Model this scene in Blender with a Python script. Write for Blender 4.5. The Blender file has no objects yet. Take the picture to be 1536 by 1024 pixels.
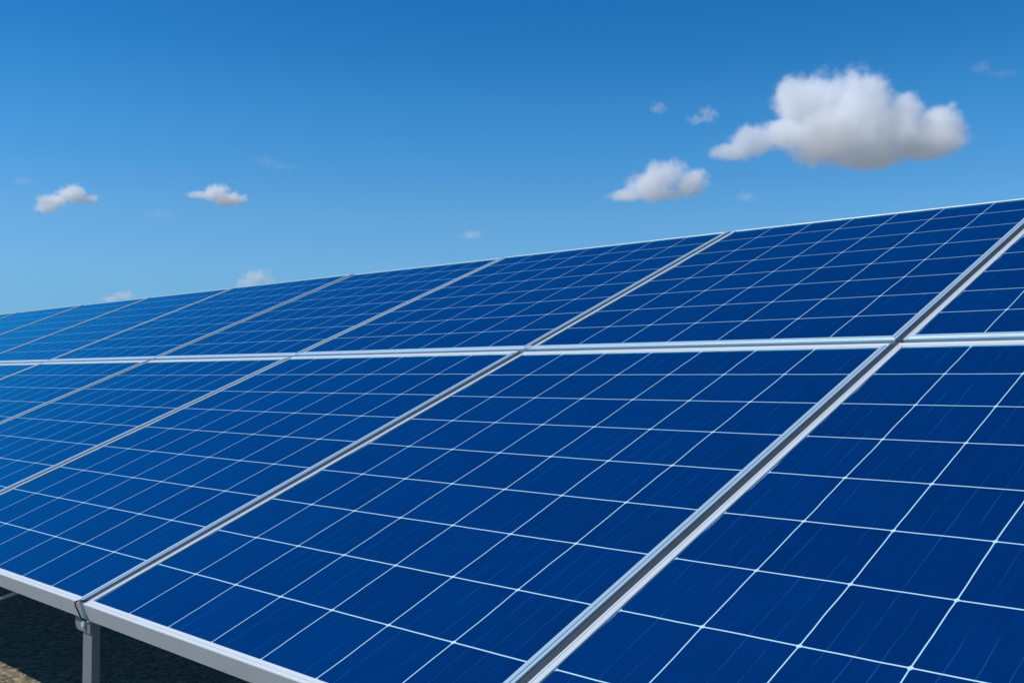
import bpy, bmesh, math, random
from mathutils import Vector, Matrix
random.seed(4)
scene = bpy.context.scene
col = scene.collection
R = math.radians

# ------------------------------------------------------------------ camera
S = 0.8                        # metres per unit of the panel plane measurements
TILT = R(22.409)
EDGE = 0.36                    # height of the low edge of the array above the ground
EV = Vector((0, math.cos(TILT), math.sin(TILT)))      # up the slope
EN = Vector((0, -math.sin(TILT), math.cos(TILT)))     # panel normal
CAM = Vector((0, 0, EDGE + 0.042 * math.cos(TILT) + S * (math.cos(TILT) - 0.862 * math.sin(TILT))))
cd = bpy.data.cameras.new('camera')
cam = bpy.data.objects.new('camera', cd)
col.objects.link(cam)
cam.location = CAM
cam.rotation_euler = (R(90 + 1.931), 0, R(44.316))
cd.sensor_width = 36
cd.lens = 1552.0 / 1536 * 36
cd.clip_start = 0.02
cd.clip_end = 20000
scene.camera = cam

# ------------------------------------------------------------------ light
SUN = Vector((-0.36, -0.50, 0.735)).normalized()
SUN_EL = math.asin(SUN.z)
SUN_ROT = math.atan2(SUN.x, SUN.y) % (2 * math.pi)
world = bpy.data.worlds.new("World")
scene.world = world
world.use_nodes = True
wn, wl = world.node_tree.nodes, world.node_tree.links
wn.clear()
sky = wn.new('ShaderNodeTexSky')
sky.sky_type = 'NISHITA'
sky.sun_disc = False
sky.sun_elevation = SUN_EL
sky.sun_rotation = SUN_ROT
sky.altitude = 300
sky.air_density = 1.0
sky.dust_density = 0.3
sky.ozone_density = 2.0
bg = wn.new('ShaderNodeBackground')
bg.inputs[1].default_value = 0.10
wo = wn.new('ShaderNodeOutputWorld')
# deep polarised blue: the sky texture's colour corrected by the height above the horizon
tc = wn.new('ShaderNodeTexCoord')
sxyz = wn.new('ShaderNodeSeparateXYZ')
wl.new(tc.outputs['Generated'], sxyz.inputs[0])
sc_ = wn.new('ShaderNodeMath'); sc_.operation = 'MULTIPLY'; sc_.inputs[1].default_value = 1.25      # full range at a height of 53 degrees
wl.new(sxyz.outputs[2], sc_.inputs[0])
ramp = wn.new('ShaderNodeValToRGB')
wl.new(sc_.outputs[0], ramp.inputs[0])
GRADE = [(0.0, (.36, .69, 1.10)), (0.08, (.38, .73, 1.14)), (0.125, (.45, .84, 1.19)), (0.185, (.45, .89, 1.22)),
         (0.25, (.32, .87, 1.26)), (0.31, (.235, .84, 1.25)), (0.375, (.145, .74, 1.20)), (0.43, (.11, .69, 1.18)),
         (0.55, (.09, .60, 1.10)), (1.0, (.05, .42, .85))]
while len(ramp.color_ramp.elements) < len(GRADE):
    ramp.color_ramp.elements.new(0.5)
for e, (pos, c) in zip(ramp.color_ramp.elements, GRADE):
    e.position = pos
    e.color = (*c, 1)
mul = wn.new('ShaderNodeMix'); mul.data_type = 'RGBA'; mul.blend_type = 'MULTIPLY'
mul.inputs[0].default_value = 1.0
wl.new(sky.outputs[0], mul.inputs[6]); wl.new(ramp.outputs[0], mul.inputs[7])
wl.new(mul.outputs[2], bg.inputs[0])
wl.new(bg.outputs[0], wo.inputs[0])
ld = bpy.data.lights.new('sun', 'SUN')
ld.energy = 4.2
ld.angle = R(0.5)
ld.color = (1.0, 0.97, 0.92)
sun = bpy.data.objects.new('sun', ld)
col.objects.link(sun)
sun.rotation_euler = SUN.to_track_quat('Z', 'Y').to_euler()
scene.view_settings.view_transform = 'Standard'
scene.view_settings.look = 'None'
scene.view_settings.exposure = 0
scene.view_settings.gamma = 1
scene.view_settings.use_curve_mapping = False
scene.cycles.volume_bounces = 64
scene.cycles.max_bounces = 66
scene.cycles.volume_step_rate = 0.3
scene.cycles.volume_max_steps = 512


# ------------------------------------------------------------------ helpers
class Nodes:
    """small wrapper that writes node graphs as expressions"""
    def __init__(self, name):
        self.m = bpy.data.materials.new(name)
        self.m.use_nodes = True
        self.t = self.m.node_tree
        self.t.nodes.clear()
        self.out = self.t.nodes.new('ShaderNodeOutputMaterial')

    def put(self, sock, v):
        if isinstance(v, bpy.types.NodeSocket):
            self.t.links.new(v, sock)
        elif v is not None:
            sock.default_value = v

    def math(self, op, a, b=None, c=None, clamp=False):
        n = self.t.nodes.new('ShaderNodeMath'); n.operation = op; n.use_clamp = clamp
        for i, v in enumerate((a, b, c)):
            self.put(n.inputs[i], v)
        return n.outputs[0]

    def vec(self, op, a, b=None, c=None, out=0):
        n = self.t.nodes.new('ShaderNodeVectorMath'); n.operation = op
        for i, v in enumerate((a, b, c)):
            self.put(n.inputs[i], v)
        return n.outputs[out]

    def coord(self, which):
        return self.t.nodes.new('ShaderNodeTexCoord').outputs[which]

    def sep(self, v):
        n = self.t.nodes.new('ShaderNodeSeparateXYZ'); self.put(n.inputs[0], v)
        return n.outputs

    def comb(self, x, y, z=0.0):
        n = self.t.nodes.new('ShaderNodeCombineXYZ')
        for i, v in enumerate((x, y, z)):
            self.put(n.inputs[i], v)
        return n.outputs[0]

    def noise(self, v, scale, detail=3, rough=0.5, out='Fac'):
        n = self.t.nodes.new('ShaderNodeTexNoise')
        self.put(n.inputs['Vector'], v)
        n.inputs['Scale'].default_value = scale
        n.inputs['Detail'].default_value = detail
        n.inputs['Roughness'].default_value = rough
        return n.outputs[out]

    def voronoi(self, v, scale, feature='F1', out='Distance'):
        n = self.t.nodes.new('ShaderNodeTexVoronoi'); n.feature = feature
        self.put(n.inputs['Vector'], v)
        n.inputs['Scale'].default_value = scale
        return n.outputs[out]

    def range(self, v, a, b, c=0.0, d=1.0, smooth=False):
        n = self.t.nodes.new('ShaderNodeMapRange')
        n.interpolation_type = 'SMOOTHSTEP' if smooth else 'LINEAR'
        for i, x in enumerate((v, a, b, c, d)):
            self.put(n.inputs[i], x)
        return n.outputs[0]

    def mix(self, f, a, b):
        n = self.t.nodes.new('ShaderNodeMix'); n.data_type = 'RGBA'
        self.put(n.inputs[0], f)
        for s, v in ((n.inputs[6], a), (n.inputs[7], b)):
            self.put(s, v if isinstance(v, bpy.types.NodeSocket) else (*v, 1))
        return n.outputs[2]

    def bump(self, h, strength, dist):
        n = self.t.nodes.new('ShaderNodeBump')
        n.inputs['Strength'].default_value = strength
        n.inputs['Distance'].default_value = dist
        self.put(n.inputs['Height'], h)
        return n.outputs[0]

    def principled(self, **kw):
        n = self.t.nodes.new('ShaderNodeBsdfPrincipled')
        for k, v in kw.items():
            if isinstance(v, tuple) and len(v) == 3:
                v = (*v, 1)
            self.put(n.inputs[k.replace('_', ' ')], v)
        self.t.links.new(n.outputs[0], self.out.inputs[0])
        return self.m


def link(name, bm, mat, parent=None, smooth=False):
    me = bpy.data.meshes.new(name)
    bmesh.ops.recalc_face_normals(bm, faces=bm.faces)
    bm.to_mesh(me)
    bm.free()
    if smooth:
        for p in me.polygons:
            p.use_smooth = True
    me.materials.append(mat)
    o = bpy.data.objects.new(name, me)
    col.objects.link(o)
    if parent is not None:
        o.parent = parent
    return o


def thing(name, label, cat, loc, rot=(0, 0, 0), group=None):
    o = bpy.data.objects.new(name, None)
    o.empty_display_size = 0.1
    col.objects.link(o)
    o.location = loc
    o.rotation_euler = rot
    return tag(o, label, cat, group)


def tag(o, label, cat, group=None, kind=None):
    o['label'] = label
    o['category'] = cat
    if group:
        o['group'] = group
    if kind:
        o['kind'] = kind
    return o


def box(bm, x0, x1, y0, y1, z0, z1, M=None):
    vs = [bm.verts.new((x, y, z)) for z in (z0, z1) for y in (y0, y1) for x in (x0, x1)]
    for f in ((0, 1, 3, 2), (4, 6, 7, 5), (0, 4, 5, 1), (2, 3, 7, 6), (0, 2, 6, 4), (1, 5, 7, 3)):
        bm.faces.new([vs[i] for i in f])
    if M is not None:
        bmesh.ops.transform(bm, matrix=M, verts=vs)
    return vs


def prism(bm, pts, a, b, axis='y', M=None):
    """closed outline pts extruded from a to b along an axis"""
    def P(p, t):
        return {'x': (t, p[0], p[1]), 'y': (p[0], t, p[1]), 'z': (p[0], p[1], t)}[axis]
    A = [bm.verts.new(P(p, a)) for p in pts]
    B = [bm.verts.new(P(p, b)) for p in pts]
    n = len(pts)
    bm.faces.new(A); bm.faces.new(B)
    for i in range(n):
        bm.faces.new((A[i], A[(i + 1) % n], B[(i + 1) % n], B[i]))
    if M is not None:
        bmesh.ops.transform(bm, matrix=M, verts=A + B)


def tube(bm, pts, r, n=8):
    rings = []
    for i, p in enumerate(pts):
        d = (pts[min(i + 1, len(pts) - 1)] - pts[max(i - 1, 0)]).normalized()
        a = d.orthogonal().normalized() if i == 0 else (ref - d * ref.dot(d)).normalized()
        ref = a
        b = d.cross(a)
        rings.append([bm.verts.new(p + (a * math.cos(2 * math.pi * k / n) + b * math.sin(2 * math.pi * k / n)) * r) for k in range(n)])
    for A, B in zip(rings, rings[1:]):
        for k in range(n):
            bm.faces.new((A[k], A[(k + 1) % n], B[(k + 1) % n], B[k]))
    bm.faces.new(rings[0]); bm.faces.new(rings[-1])


def on_plane(u, v, n=0.0):
    """measured panel-plane coordinates (units) and metres along the normal -> world"""
    return CAM + S * (Vector((1, 0, 0)) * u + EV * v - EN) + EN * n


# ------------------------------------------------------------------ materials
def ground_material():
    g = Nodes('gravel_ground')
    p = g.coord('Object')
    big = g.noise(p, 0.7, 4, 0.6)
    fine = g.noise(p, 38, 5, 0.7)
    st = g.voronoi(p, 32)
    stc = g.sep(g.voronoi(p, 32, out='Color'))
    c = g.mix(g.range(big, 0.3, 0.7), (0.30, 0.245, 0.145), (0.39, 0.325, 0.205))
    c = g.mix(g.range(stc[0], 0.0, 1.0, 0.0, 0.9), c, (0.50, 0.42, 0.27))
    c = g.mix(g.range(fine, 0.42, 0.62, 0.75, 0.0), c, (0.09, 0.073, 0.045))
    crack = g.voronoi(g.vec('ADD', g.vec('MULTIPLY', p, (52.0, 17.0, 30.0)), g.noise(p, 20, 3, 0.6, 'Color')), 1.0, 'DISTANCE_TO_EDGE')
    c = g.mix(g.range(crack, 0.02, 0.11, 0.8, 0.0), c, (0.045, 0.036, 0.022))
    h = g.math('ADD', g.math('MULTIPLY', st, -0.8), g.math('MULTIPLY', fine, 0.9))
    return g.principled(Base_Color=c, Roughness=0.95, Normal=g.bump(h, 0.8, 0.03))


def aluminium(name, base, rough, metal):
    a = Nodes(name)
    p = a.coord('Object')
    x, y, z = a.sep(p)
    # fine extrusion streaks and handling smudges
    n = a.noise(p, 9, 4, 0.6)
    streak = a.noise(a.vec('MULTIPLY', p, (400.0, 400.0, 400.0)), 1.0, 2)
    c = a.mix(a.range(n, 0.3, 0.75), base, tuple(0.86 * b for b in base))
    r = a.range(n, 0.3, 0.8, rough - 0.06, rough + 0.10)
    return a.principled(Base_Color=c, Roughness=r, Metallic=metal, Normal=a.bump(streak, 0.03, 0.001))


def cell_material():
    g = Nodes('solar_cells')
    uv = g.coord('UV')
    obj = g.coord('Object')
    u0, v0, _ = g.sep(uv)
    PU, PV = 0.161, 0.1556
    # slight waviness of the printed lines
    wob = g.math('MULTIPLY', g.math('SUBTRACT', g.noise(obj, 7.0, 2, 0.5), 0.5), 0.042)
    wob2 = g.math('MULTIPLY', g.math('SUBTRACT', g.noise(obj, 11.0, 2, 0.5), 0.5), 0.016)
    u = g.math('ADD', u0, wob)
    v = g.math('ADD', v0, wob2)

    def dist(x, pitch):
        f = g.math('FRACT', g.math('ADD', x, 0.5))
        return g.math('MULTIPLY', g.math('ABSOLUTE', g.math('SUBTRACT', f, 0.5)), pitch)
    du, dv = dist(u, PU), dist(v, PV)
    w = 0.00105
    line_u = g.range(du, w * 0.8, w * 1.2, 1, 0)
    line_v = g.range(dv, w * 0.95, w * 1.4, 1, 0)
    dia = g.range(g.math('ADD', du, dv), 0.0050, 0.0060, 1, 0)
    grid = g.math('MAXIMUM', g.math('MAXIMUM', line_u, line_v), dia)
    # busbars: three faint wavy ribbons in every cell
    wb = g.math('MULTIPLY', g.math('SUBTRACT', g.noise(g.vec('MULTIPLY', obj, (14.0, 9.0, 1.0)), 1.0, 3, 0.6), 0.5), 0.055)
    bb = dist(g.math('MULTIPLY', g.math('ADD', u0, wb), 4.0), PU / 4)
    fade = g.range(g.noise(g.vec('MULTIPLY', obj, (22.0, 5.0, 1.0)), 1.0, 3, 0.6), 0.40, 0.62)
    bus = g.math('MULTIPLY', g.range(bb, 0.0005, 0.0011, 1, 0), g.math('MULTIPLY', fade, 0.5))
    # each cell has its own tint, with faint crystal flakes
    cid = g.comb(g.math('FLOOR', u0), g.math('FLOOR', v0), 0.0)
    wn_ = g.t.nodes.new('ShaderNodeTexWhiteNoise'); wn_.noise_dimensions = '3D'
    oi = g.t.nodes.new('ShaderNodeObjectInfo')
    g.put(wn_.inputs['Vector'], g.vec('ADD', cid, g.comb(g.math('MULTIPLY', oi.outputs['Random'], 91.0), 0.0, 0.0)))
    cell = g.mix(wn_.outputs['Value'], (0.0002, 0.0185, 0.098), (0.0003, 0.0240, 0.120))
    flake = g.sep(g.voronoi(g.vec('MULTIPLY', obj, (60.0, 22.0, 1.0)), 1.0, out='Color'))[1]
    cell = g.mix(g.range(flake, 0.2, 1.0, 0.0, 0.30), cell, (0.0005, 0.028, 0.150))
    cell = g.mix(bus, cell, (0.012, 0.115, 0.29))
    c = g.mix(grid, cell, (0.47, 0.71, 0.79))
    rip = g.noise(obj, 5.0, 2, 0.5)
    dirt = g.noise(obj, 3.0, 4, 0.65)
    nrm = g.bump(rip, 0.05, 0.004)
    # cells under anti-reflection coated glass: the coating reflects mostly blue
    dif = g.t.nodes.new('ShaderNodeBsdfDiffuse')
    g.put(dif.inputs['Color'], c)
    glo = g.t.nodes.new('ShaderNodeBsdfGlossy')
    glo.inputs['Color'].default_value = (0.10, 0.76, 0.95, 1)
    g.put(glo.inputs['Roughness'], g.range(dirt, 0.3, 0.75, 0.05, 0.13))
    g.put(glo.inputs['Normal'], nrm)
    fr = g.t.nodes.new('ShaderNodeFresnel')
    fr.inputs['IOR'].default_value = 1.95
    mx = g.t.nodes.new('ShaderNodeMixShader')
    g.t.links.new(fr.outputs[0], mx.inputs[0])
    g.t.links.new(dif.outputs[0], mx.inputs[1])
    g.t.links.new(glo.outputs[0], mx.inputs[2])
    g.t.links.new(mx.outputs[0], g.out.inputs[0])
    return g.m


def plain(name, colour, rough, metal=0.0):
    g = Nodes(name)
    p = g.coord('Object')
    n = g.noise(p, 25, 4, 0.6)
    c = g.mix(g.range(n, 0.3, 0.7), colour, tuple(0.7 * x for x in colour))
    return g.principled(Base_Color=c, Roughness=rough, Metallic=metal)


M_FRAME = aluminium('frame_sky_tint', (0.53, 0.71, 0.80), 0.36, 0.40)  # frame metal with the sky's blue reflection put into its colour
M_SUNLIT = aluminium('frame_sunlit', (0.60, 0.65, 0.675), 0.42, 0.15)  # lighter copy of the same metal, sunlight put into its colour
M_GAP_SHADE = plain('gap_shade_slate', (0.028, 0.044, 0.058), 0.6)  # shade of the panel gaps put into a slate colour
M_RACK = aluminium('galvanised_steel', (0.25, 0.275, 0.30), 0.5, 0.5)
M_CELL = cell_material()
M_BACK = plain('backsheet_film', (0.10, 0.10, 0.105), 0.6)
M_RUBBER = plain('black_rubber', (0.012, 0.013, 0.015), 0.55)
M_GROUND = ground_material()

# ------------------------------------------------------------------ ground
bm = bmesh.new()
bmesh.ops.create_grid(bm, x_segments=8, y_segments=8, size=4000)
g_ = link('ground', bm, M_GROUND)
g_['kind'] = 'structure'

# ------------------------------------------------------------------ solar panels
LIP, DEPTH, GAP = 0.016, 0.042, 0.0185
PROFILE = [(0.0, -DEPTH), (0.0, -0.0024), (0.0006, -0.0010), (0.0044, -0.0006), (0.0048, -0.0014), (0.0072, -0.0014),
           (0.0079, 0.0002), (0.0150, 0.0010), (0.0160, 0.0002), (0.0160, -0.0062), (0.0016, -0.0062), (0.0016, -0.0404),
           (0.030, -0.0404), (0.030, -DEPTH)]


def frame_mesh(w, h, lit_sides, lips):
    fl, fr_, fb, ft = (x / LIP for x in lips)               # width of the left, right, bottom and top rail
    bm = bmesh.new()
    rings = []
    for d, n in PROFILE:
        rings.append([bm.verts.new(c) for c in ((d * fl, d * fb, n), (w - d * fr_, d * fb, n), (w - d * fr_, h - d * ft, n), (d * fl, h - d * ft, n))])
    for a in range(len(rings)):
        A, B = rings[a], rings[(a + 1) % len(rings)]
        for k in range(4):
            f = bm.faces.new((A[k], A[(k + 1) % 4], B[(k + 1) % 4], B[k]))
            f.material_index = 1 if k in lit_sides else 0          # sunlit look painted on chosen rails, sky tint on the rest
    return bm


def solar_panel(u0, u1, v0, v1, rows, label, group, upper=False, clip=False):
    """u0,u1,v0,v1: outer frame in plane units; rows: pitch of the cell rows in units"""
    w, h = (u1 - u0) * S, (v1 - v0) * S
    lips = (0.019, LIP, 0.024, LIP) if upper else (0.019, LIP, LIP, 0.027)
    root = thing('solar_panel', label, 'solar panel', on_plane(u0, v0), (TILT + R(random.uniform(-0.07, 0.07)), R(random.uniform(-0.07, 0.07)), 0), group)
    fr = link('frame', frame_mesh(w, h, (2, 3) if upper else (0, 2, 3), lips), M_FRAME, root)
    fr.data.materials.append(M_SUNLIT)
    bm = bmesh.new()
    e = 0.0002
    x0, x1, y0, y1 = lips[0] - 0.012, w - LIP + 0.012, lips[2] - 0.012, h - lips[3] + 0.012
    box(bm, x0, x1, y0, y1, -0.0060, -0.0022)
    uvl = bm.loops.layers.uv.new('cells')
    cells = 7
    pu = (w - lips[0] - lips[1]) / cells
    for f in bm.faces:
        for l in f.loops:
            l[uvl].uv = ((l.vert.co.x - lips[0]) / pu, (l.vert.co.y - lips[2]) / (rows * S))
    link('cell_sheet', bm, M_CELL, root)
    bm = bmesh.new()
    box(bm, 0.0022, w - 0.0022, 0.0022, h - 0.0022, -0.0085, -0.0066)
    link('backsheet', bm, M_BACK, root)
    # dark strip added as shade in the slot to the next panel on the right
    bm = bmesh.new()
    ext = 0.024
    box(bm, w - 0.0002, w + GAP - 0.0012, (0.026 if clip else 0.0) if upper else 0.016, h - 0.002, -0.030, -0.0042)
    if upper and not clip:
        box(bm, w - 0.0002, w + GAP - 0.0012, -ext, -0.0005, -0.030, -0.0050)
    link('gap_shade', bm, M_GAP_SHADE, root)
    if upper and clip:
        # corner clip that carries the lower rail across the slot
        bm = bmesh.new()
        box(bm, w + 0.0006, w + GAP - 0.0006, 0.0004, 0.0245, -0.040, -0.0002)
        link('corner_clip', bm, M_FRAME, root)
    bm = bmesh.new()
    box(bm, w / 2 - 0.055, w / 2 + 0.055, h - 0.21, h - 0.11, -0.030, -0.0088)
    link('junction_box', bm, M_RUBBER, root)
    return root


SEAMS = [0.105, -1.2715, -2.7395, -4.2930, -5.7570, -7.3160, -8.7320, -10.136, -11.800, -13.25]
hg = GAP / S / 2
LO0, LO1 = 0.8585, 2.6800          # lower row, outer frame
UP0, UP1 = 2.7060, 4.2760          # upper row
ORD = ['first', 'second', 'third', 'fourth', 'fifth', 'sixth', 'seventh', 'eighth', 'ninth']
EXTRA = {('lower', 0): 'nearest dark blue solar panel with faint wavy busbars, cut off by the right photo edge',
         ('upper', 0): 'dark blue solar panel, only its left corner showing at the upper right photo edge',
         ('upper', 8): 'far thin sliver of blue solar panel at the left end of the top row'}
for k in range(len(SEAMS) - 1):
    r, l = SEAMS[k] - hg, SEAMS[k + 1] + hg
    for row, v0, v1, pitch in (('lower', LO0, LO1, 0.19645), ('upper', UP0, UP1, 0.1945)):
        lab = EXTRA.get((row, k)) or ('blue solar panel with white cell grid, %s from the right in the %s row' % (ORD[k], row))
        solar_panel(l, r, v0, v1, pitch, lab, 'solar panels of the tilted array', row == 'upper', k != 1)

# ------------------------------------------------------------------ support rack
ARR = on_plane(0, LO0)             # a point on the low edge, world


def rack():
    root = thing('support_rack', 'grey metal rack with post and bracket carrying the solar panels', 'support rack',
                 (on_plane(-5.0, LO0).x, on_plane(0, LO0).y, 0))
    inv = Matrix.Translation(-root.location)
    xs0, xs1 = on_plane(SEAMS[-1], 0).x, on_plane(SEAMS[0], 0).x
    plane = lambda u, v, n: inv @ Matrix.Translation(on_plane(u, v, n)) @ Matrix.Rotation(TILT, 4, 'X')
    # purlins along the row, under the panels
    for v in (1.20, 2.20, 3.10, 3.95):
        bm = bmesh.new()
        M = plane(0, v, -DEPTH - 0.001)
        box(bm, SEAMS[-1] * S, SEAMS[0] * S, -0.02, 0.02, -0.040, 0.0, M)
        link('purlin', bm, M_RACK, root)
    for u in SEAMS[:-1]:
        # sloping rafter under each seam
        bm = bmesh.new()
        M = plane(u, LO0, -DEPTH - 0.042)
        box(bm, -0.022, 0.022, 0.10, (UP1 - LO0) * S - 0.05, -0.060, 0.0, M)
        link('rafter', bm, M_RACK, root)
        # front post: an open channel, and a taller one behind
        for v, dn in ((LO0 + 0.045, 0.10), (UP1 - 0.35, 0.10)):
            p = inv @ on_plane(u - 0.045 - (0.18 if u == SEAMS[3] else 0), v, -DEPTH)
            top = p.z - (0.012 if v < 2 else 0.10)
            y = p.y
            bm = bmesh.new()
            c = [(-0.022, -0.018), (0.022, -0.018), (0.022, 0.000), (0.010, 0.000), (0.010, -0.003), (0.019, -0.003),
                 (0.019, -0.015), (-0.019, -0.015), (-0.019, -0.003), (-0.010, -0.003), (-0.010, 0.000), (-0.022, 0.000)]
            prism(bm, [(p.x + a, y + b) for a, b in c], 0.0, top, 'z')
            link('post', bm, M_RACK, root)
            bm = bmesh.new()
            box(bm, p.x - 0.075, p.x + 0.075, y - 0.075, y + 0.075, 0.0, 0.008)
            link('base_plate', bm, M_RACK, root)
        if abs(u - SEAMS[3]) < 1e-6:
            # thin diagonal tie between this post and the next panel
            bm = bmesh.new()
            a = root.location
            tube(bm, [Vector((-3.47, 0.988, 0.120)) - a, Vector((-2.625, 0.988, 0.356)) - a], 0.0045)
            link('brace', bm, M_RACK, root)
        # bracket: plate with rounded lower corners bolted on the front of the post
        p = inv @ on_plane(u - 0.045 - (0.18 if u == SEAMS[3] else 0), LO0 + 0.045, -DEPTH)
        bm = bmesh.new()
        x0, x1, z0, z1, r = p.x - 0.052, p.x + 0.0225, p.z - 0.047, p.z + 0.004, 0.016
        pts = [(x0, z1)]
        for j in range(7):
            a = math.pi + j * math.pi / 12
            pts.append((x0 + r + r * math.cos(a), z0 + r + r * math.sin(a)))
        pts += [(x1, z0), (x1, z1)]
        yb = p.y - 0.0185
        prism(bm, pts, yb - 0.004, yb, 'y')
        bk = link('bracket', bm, M_RACK, root)
        bm = bmesh.new()
        Mb = Matrix.Translation((p.x - 0.002, yb - 0.0075, p.z - 0.030)) @ Matrix.Rotation(math.pi / 2, 4, 'X')
        bmesh.ops.create_cone(bm, cap_ends=True, segments=6, radius1=0.0075, radius2=0.0075, depth=0.006, matrix=Mb)
        link('bolt', bm, M_FRAME, bk)
    return root


rack()

# black cable that comes out of the gap over the second seam and hangs on the frame corner
bm = bmesh.new()
ub = SEAMS[2]
c0 = on_plane(ub, LO0)
X = Vector((1, 0, 0))
pts = [on_plane(ub + 0.002, LO0 + 0.030, -0.006), on_plane(ub, LO0 + 0.012, -0.001), on_plane(ub - 0.008, LO0 + 0.002, 0.0035),
       on_plane(ub - 0.019, LO0 - 0.005, 0.002), on_plane(ub - 0.026, LO0 - 0.006, -0.006), on_plane(ub - 0.029, LO0 - 0.005, -0.016),
       on_plane(ub - 0.030, LO0 - 0.0045, -0.027), on_plane(ub - 0.027, LO0 - 0.0045, -0.040), on_plane(ub - 0.022, LO0 + 0.002, -0.047)]
sm = []
for i in range(len(pts) - 1):
    p0, p1, p2, p3 = pts[max(i - 1, 0)], pts[i], pts[i + 1], pts[min(i + 2, len(pts) - 1)]
    for j in range(5):
        t = j / 5
        sm.append(0.5 * ((2 * p1) + (p2 - p0) * t + (2 * p0 - 5 * p1 + 4 * p2 - p3) * t * t + (3 * p1 - p0 - 3 * p2 + p3) * t ** 3))
sm.append(pts[-1])
tube(bm, sm, 0.0017)
cb = link('cable', bm, M_RUBBER, None, True)
tag(cb, 'thin black cable looping out of the seam over the low frame corner', 'cable')

# ------------------------------------------------------------------ clouds
FPX = 1552.0
cy_, sy_ = math.cos(R(44.316)), math.sin(R(44.316))
cp_, sp_ = math.cos(R(1.931)), math.sin(R(1.931))
FW = Vector((-sy_ * cp_, cy_ * cp_, sp_))
RT = Vector((cy_, sy_, 0))
UPV = RT.cross(FW)


def cloud(label, D, blobs, dens, edge=0.30, rough=0.55, seed=0.0, nscale=1.0, amp=1.15):
    """blobs: (right, up, depth, rx, ry, rz) in hundredths of D round the cloud's own centre, which stands D metres off"""
    k = D / FPX
    cx = sum(b[0] for b in blobs) / len(blobs)
    cyy = sum(b[1] for b in blobs) / len(blobs)
    centre = CAM + D * FW + RT * ((cx - 768) * k) + UPV * ((512 - cyy) * k)
    yaw = R(44.316)
    bm = bmesh.new()
    L = []
    for (px, py, dz, rx, ry, rz) in blobs:
        c = Vector(((px - cx) * k, dz * k, (cyy - py) * k))
        rr = Vector((rx * k, rz * k, ry * k))
        L.append((c, rr))
        M = Matrix.Translation(c) @ Matrix.Diagonal((rr.x * 1.18, rr.y * 1.18, rr.z * 1.18, 1))
        bmesh.ops.create_icosphere(bm, subdivisions=3, radius=1.0, matrix=M)
    tmp = bpy.data.meshes.new('cloud')
    bm.to_mesh(tmp); bm.free()
    o = bpy.data.objects.new('cloud', tmp)
    col.objects.link(o)
    mod = o.modifiers.new('union', 'REMESH')
    mod.mode = 'VOXEL'
    mod.voxel_size = max(min(b[1].x for b in L), 4 * k) * 0.22
    dg = bpy.context.evaluated_depsgraph_get()
    me = bpy.data.meshes.new_from_object(o.evaluated_get(dg))
    o.modifiers.clear()
    o.data = me
    bpy.data.meshes.remove(tmp)
    me.name = 'cloud'
    me.materials.clear()
    g = Nodes('cloud_vapour')
    p = g.coord('Object')
    size = max(b[1].x for b in L)
    n1 = g.noise(g.vec('ADD', p, (seed * 37.0, seed * 11.0, 0.0)), 1.6 * nscale / size, 6, rough)
    n2 = g.noise(g.vec('ADD', p, (0.0, seed * 23.0, 5.0)), 5.0 * nscale / size, 4, 0.6)
    f = None
    for c, rr in L:
        inv = (1 / rr.x, 1 / rr.y, 1 / rr.z)
        q = g.vec('MULTIPLY_ADD', p, inv, tuple(-c[i] * inv[i] for i in range(3)))
        d = g.math('SUBTRACT', 1.0, g.vec('LENGTH', q, out=1))
        f = d if f is None else g.math('SMOOTH_MAX', f, d, 0.12)
    f = g.math('ADD', f, g.math('MULTIPLY', g.math('SUBTRACT', n1, 0.54), amp))
    f = g.math('ADD', f, g.math('MULTIPLY', g.math('SUBTRACT', n2, 0.5), 0.45))
    rho = g.math('MULTIPLY', g.range(f, 0.0, edge, 0, 1, True), dens / k)
    v = g.t.nodes.new('ShaderNodeVolumePrincipled')
    v.inputs['Color'].default_value = (1.0, 1.0, 1.0, 1)
    v.inputs['Anisotropy'].default_value = 0.0
    g.t.links.new(rho, v.inputs['Density'])
    g.t.links.new(v.outputs[0], g.out.inputs[1])
    me.materials.append(g.m)
    o.location = centre
    o.rotation_euler = (0, 0, yaw)
    tag(o, label, 'cloud', 'small clouds in the blue sky')
    return o


cloud('largest puffy white cloud with a grey base and a tail to its left', 900,
      [(1195, 150, 0, 42, 44, 45), (1240, 155, 20, 62, 58, 60), (1290, 160, 0, 58, 62, 60), (1250, 205, 0, 85, 52, 70),
       (1320, 205, -10, 70, 52, 60), (1352, 180, 0, 42, 44, 50), (1410, 190, 10, 50, 43, 50), (1385, 215, 0, 70, 34, 50),
       (1290, 232, 0, 80, 28, 50), (1180, 200, 0, 46, 30, 36), (1130, 213, 0, 44, 29, 30), (1092, 229, 0, 40, 16, 22)],
      0.044, 0.44, 0.6, seed=1.0, nscale=1.5, amp=1.2)
cloud('second largest white cloud, just above the panel top edge', 1100,
      [(1000, 265, 0, 42, 28, 34), (1035, 272, 0, 34, 26, 30), (970, 278, 0, 40, 24, 30), (985, 291, 0, 58, 16, 26), (935, 294, 0, 40, 12, 20)],
      0.06, 0.6, 0.62, seed=2.0, nscale=1.3, amp=1.6)
cloud('small white cloud with two lobes at far left of the sky', 1300,
      [(108, 291, 0, 30, 17, 20), (128, 298, 0, 26, 10, 16), (82, 301, 0, 32, 13, 18), (72, 311, 0, 26, 11, 16)], 0.11, 0.7, 0.62, seed=3.0, nscale=1.4, amp=1.8)
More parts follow.
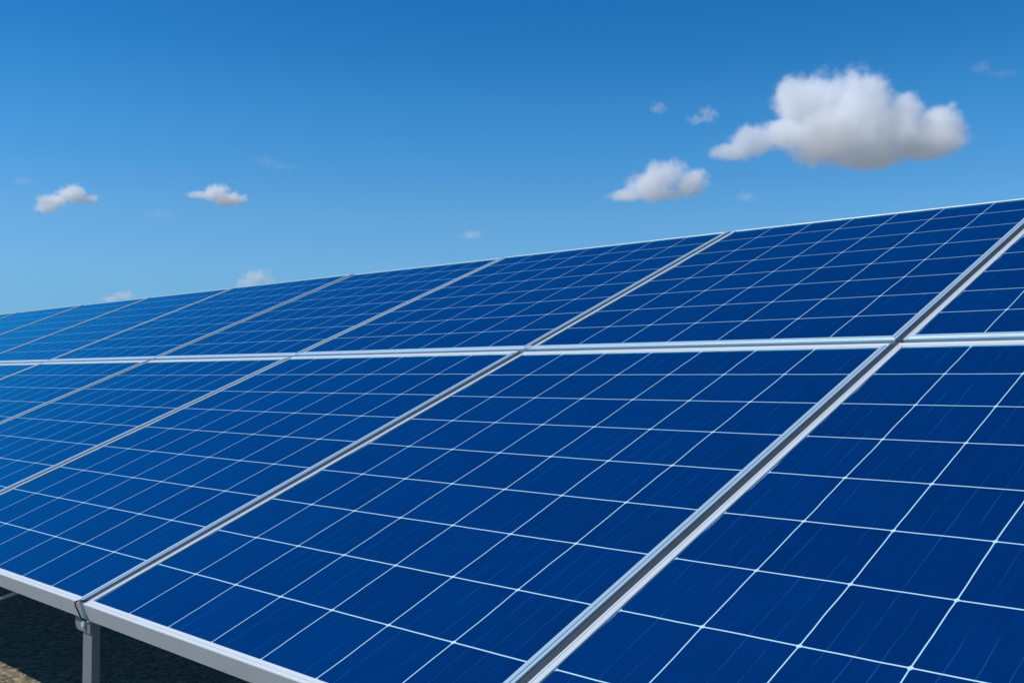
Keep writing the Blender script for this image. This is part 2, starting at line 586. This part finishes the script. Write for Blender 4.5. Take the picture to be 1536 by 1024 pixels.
cloud('small white cloud tapering to the left above the array', 1300,
      [(324, 290, 0, 25, 17, 20), (342, 299, 0, 32, 14, 20), (300, 292, 0, 24, 8, 12)], 0.12, 0.7, 0.62, seed=4.0, nscale=1.4, amp=1.8)
cloud('pale cloud fragment peeping over the panel top edge', 1600,
      [(386, 416, 0, 28, 15, 18), (372, 424, 0, 24, 12, 16), (400, 420, 0, 18, 12, 14)], 0.045, 0.7, 0.62, seed=5.0, nscale=1.5, amp=2.2)
cloud('tiny low cloud touching the far end of the array', 1700,
      [(186, 444, 0, 20, 10, 12), (168, 448, 0, 20, 7, 10)], 0.07, 0.7, 0.62, seed=6.0, nscale=1.5, amp=2.2)
cloud('tiny round wisp below the largest cloud', 1400, [(1119, 295, 0, 19, 12, 12)], 0.021, 0.7, 0.62, seed=7.0, nscale=1.5, amp=2.2)
cloud('tiny lone wisp left of the largest cloud', 1400, [(988, 162, 0, 17, 13, 12)], 0.024, 0.7, 0.62, seed=8.0, nscale=1.5, amp=2.2)
cloud('faint torn wisp right beside the tail of the largest cloud', 1400,
      [(1063, 172, 0, 20, 16, 14), (1045, 180, 0, 20, 10, 12)], 0.028, 0.7, 0.62, seed=9.0, nscale=1.5, amp=2.2)
cloud('tiny pale wisp over the middle of the array', 1500, [(707, 352, 0, 22, 10, 12)], 0.032, 0.7, 0.62, seed=10.0, nscale=1.5, amp=2.2)
cloud('faint streak of cloud high in the left half of the sky', 1400,
      [(400, 242, 0, 30, 11, 12), (425, 250, 0, 26, 8, 10)], 0.008, 0.7, 0.62, seed=11.0, nscale=1.5, amp=2.2)
cloud('barely visible streak in the top right corner of the sky', 1400,
      [(1472, 103, 0, 20, 14, 12), (1500, 110, 0, 36, 9, 10)], 0.007, 0.7, 0.62, seed=12.0, nscale=1.5, amp=2.2)
cloud('faint wisp at the left photo edge beside the two lobed cloud', 1400,
      [(35, 272, 0, 22, 9, 10)], 0.013, 0.7, 0.62, seed=13.0, nscale=1.5, amp=2.2)
cloud('faint smudge of cloud below the tapering cloud', 1400, [(240, 321, 0, 26, 10, 10)], 0.009, 0.7, 0.62, seed=14.0, nscale=1.5, amp=2.2)
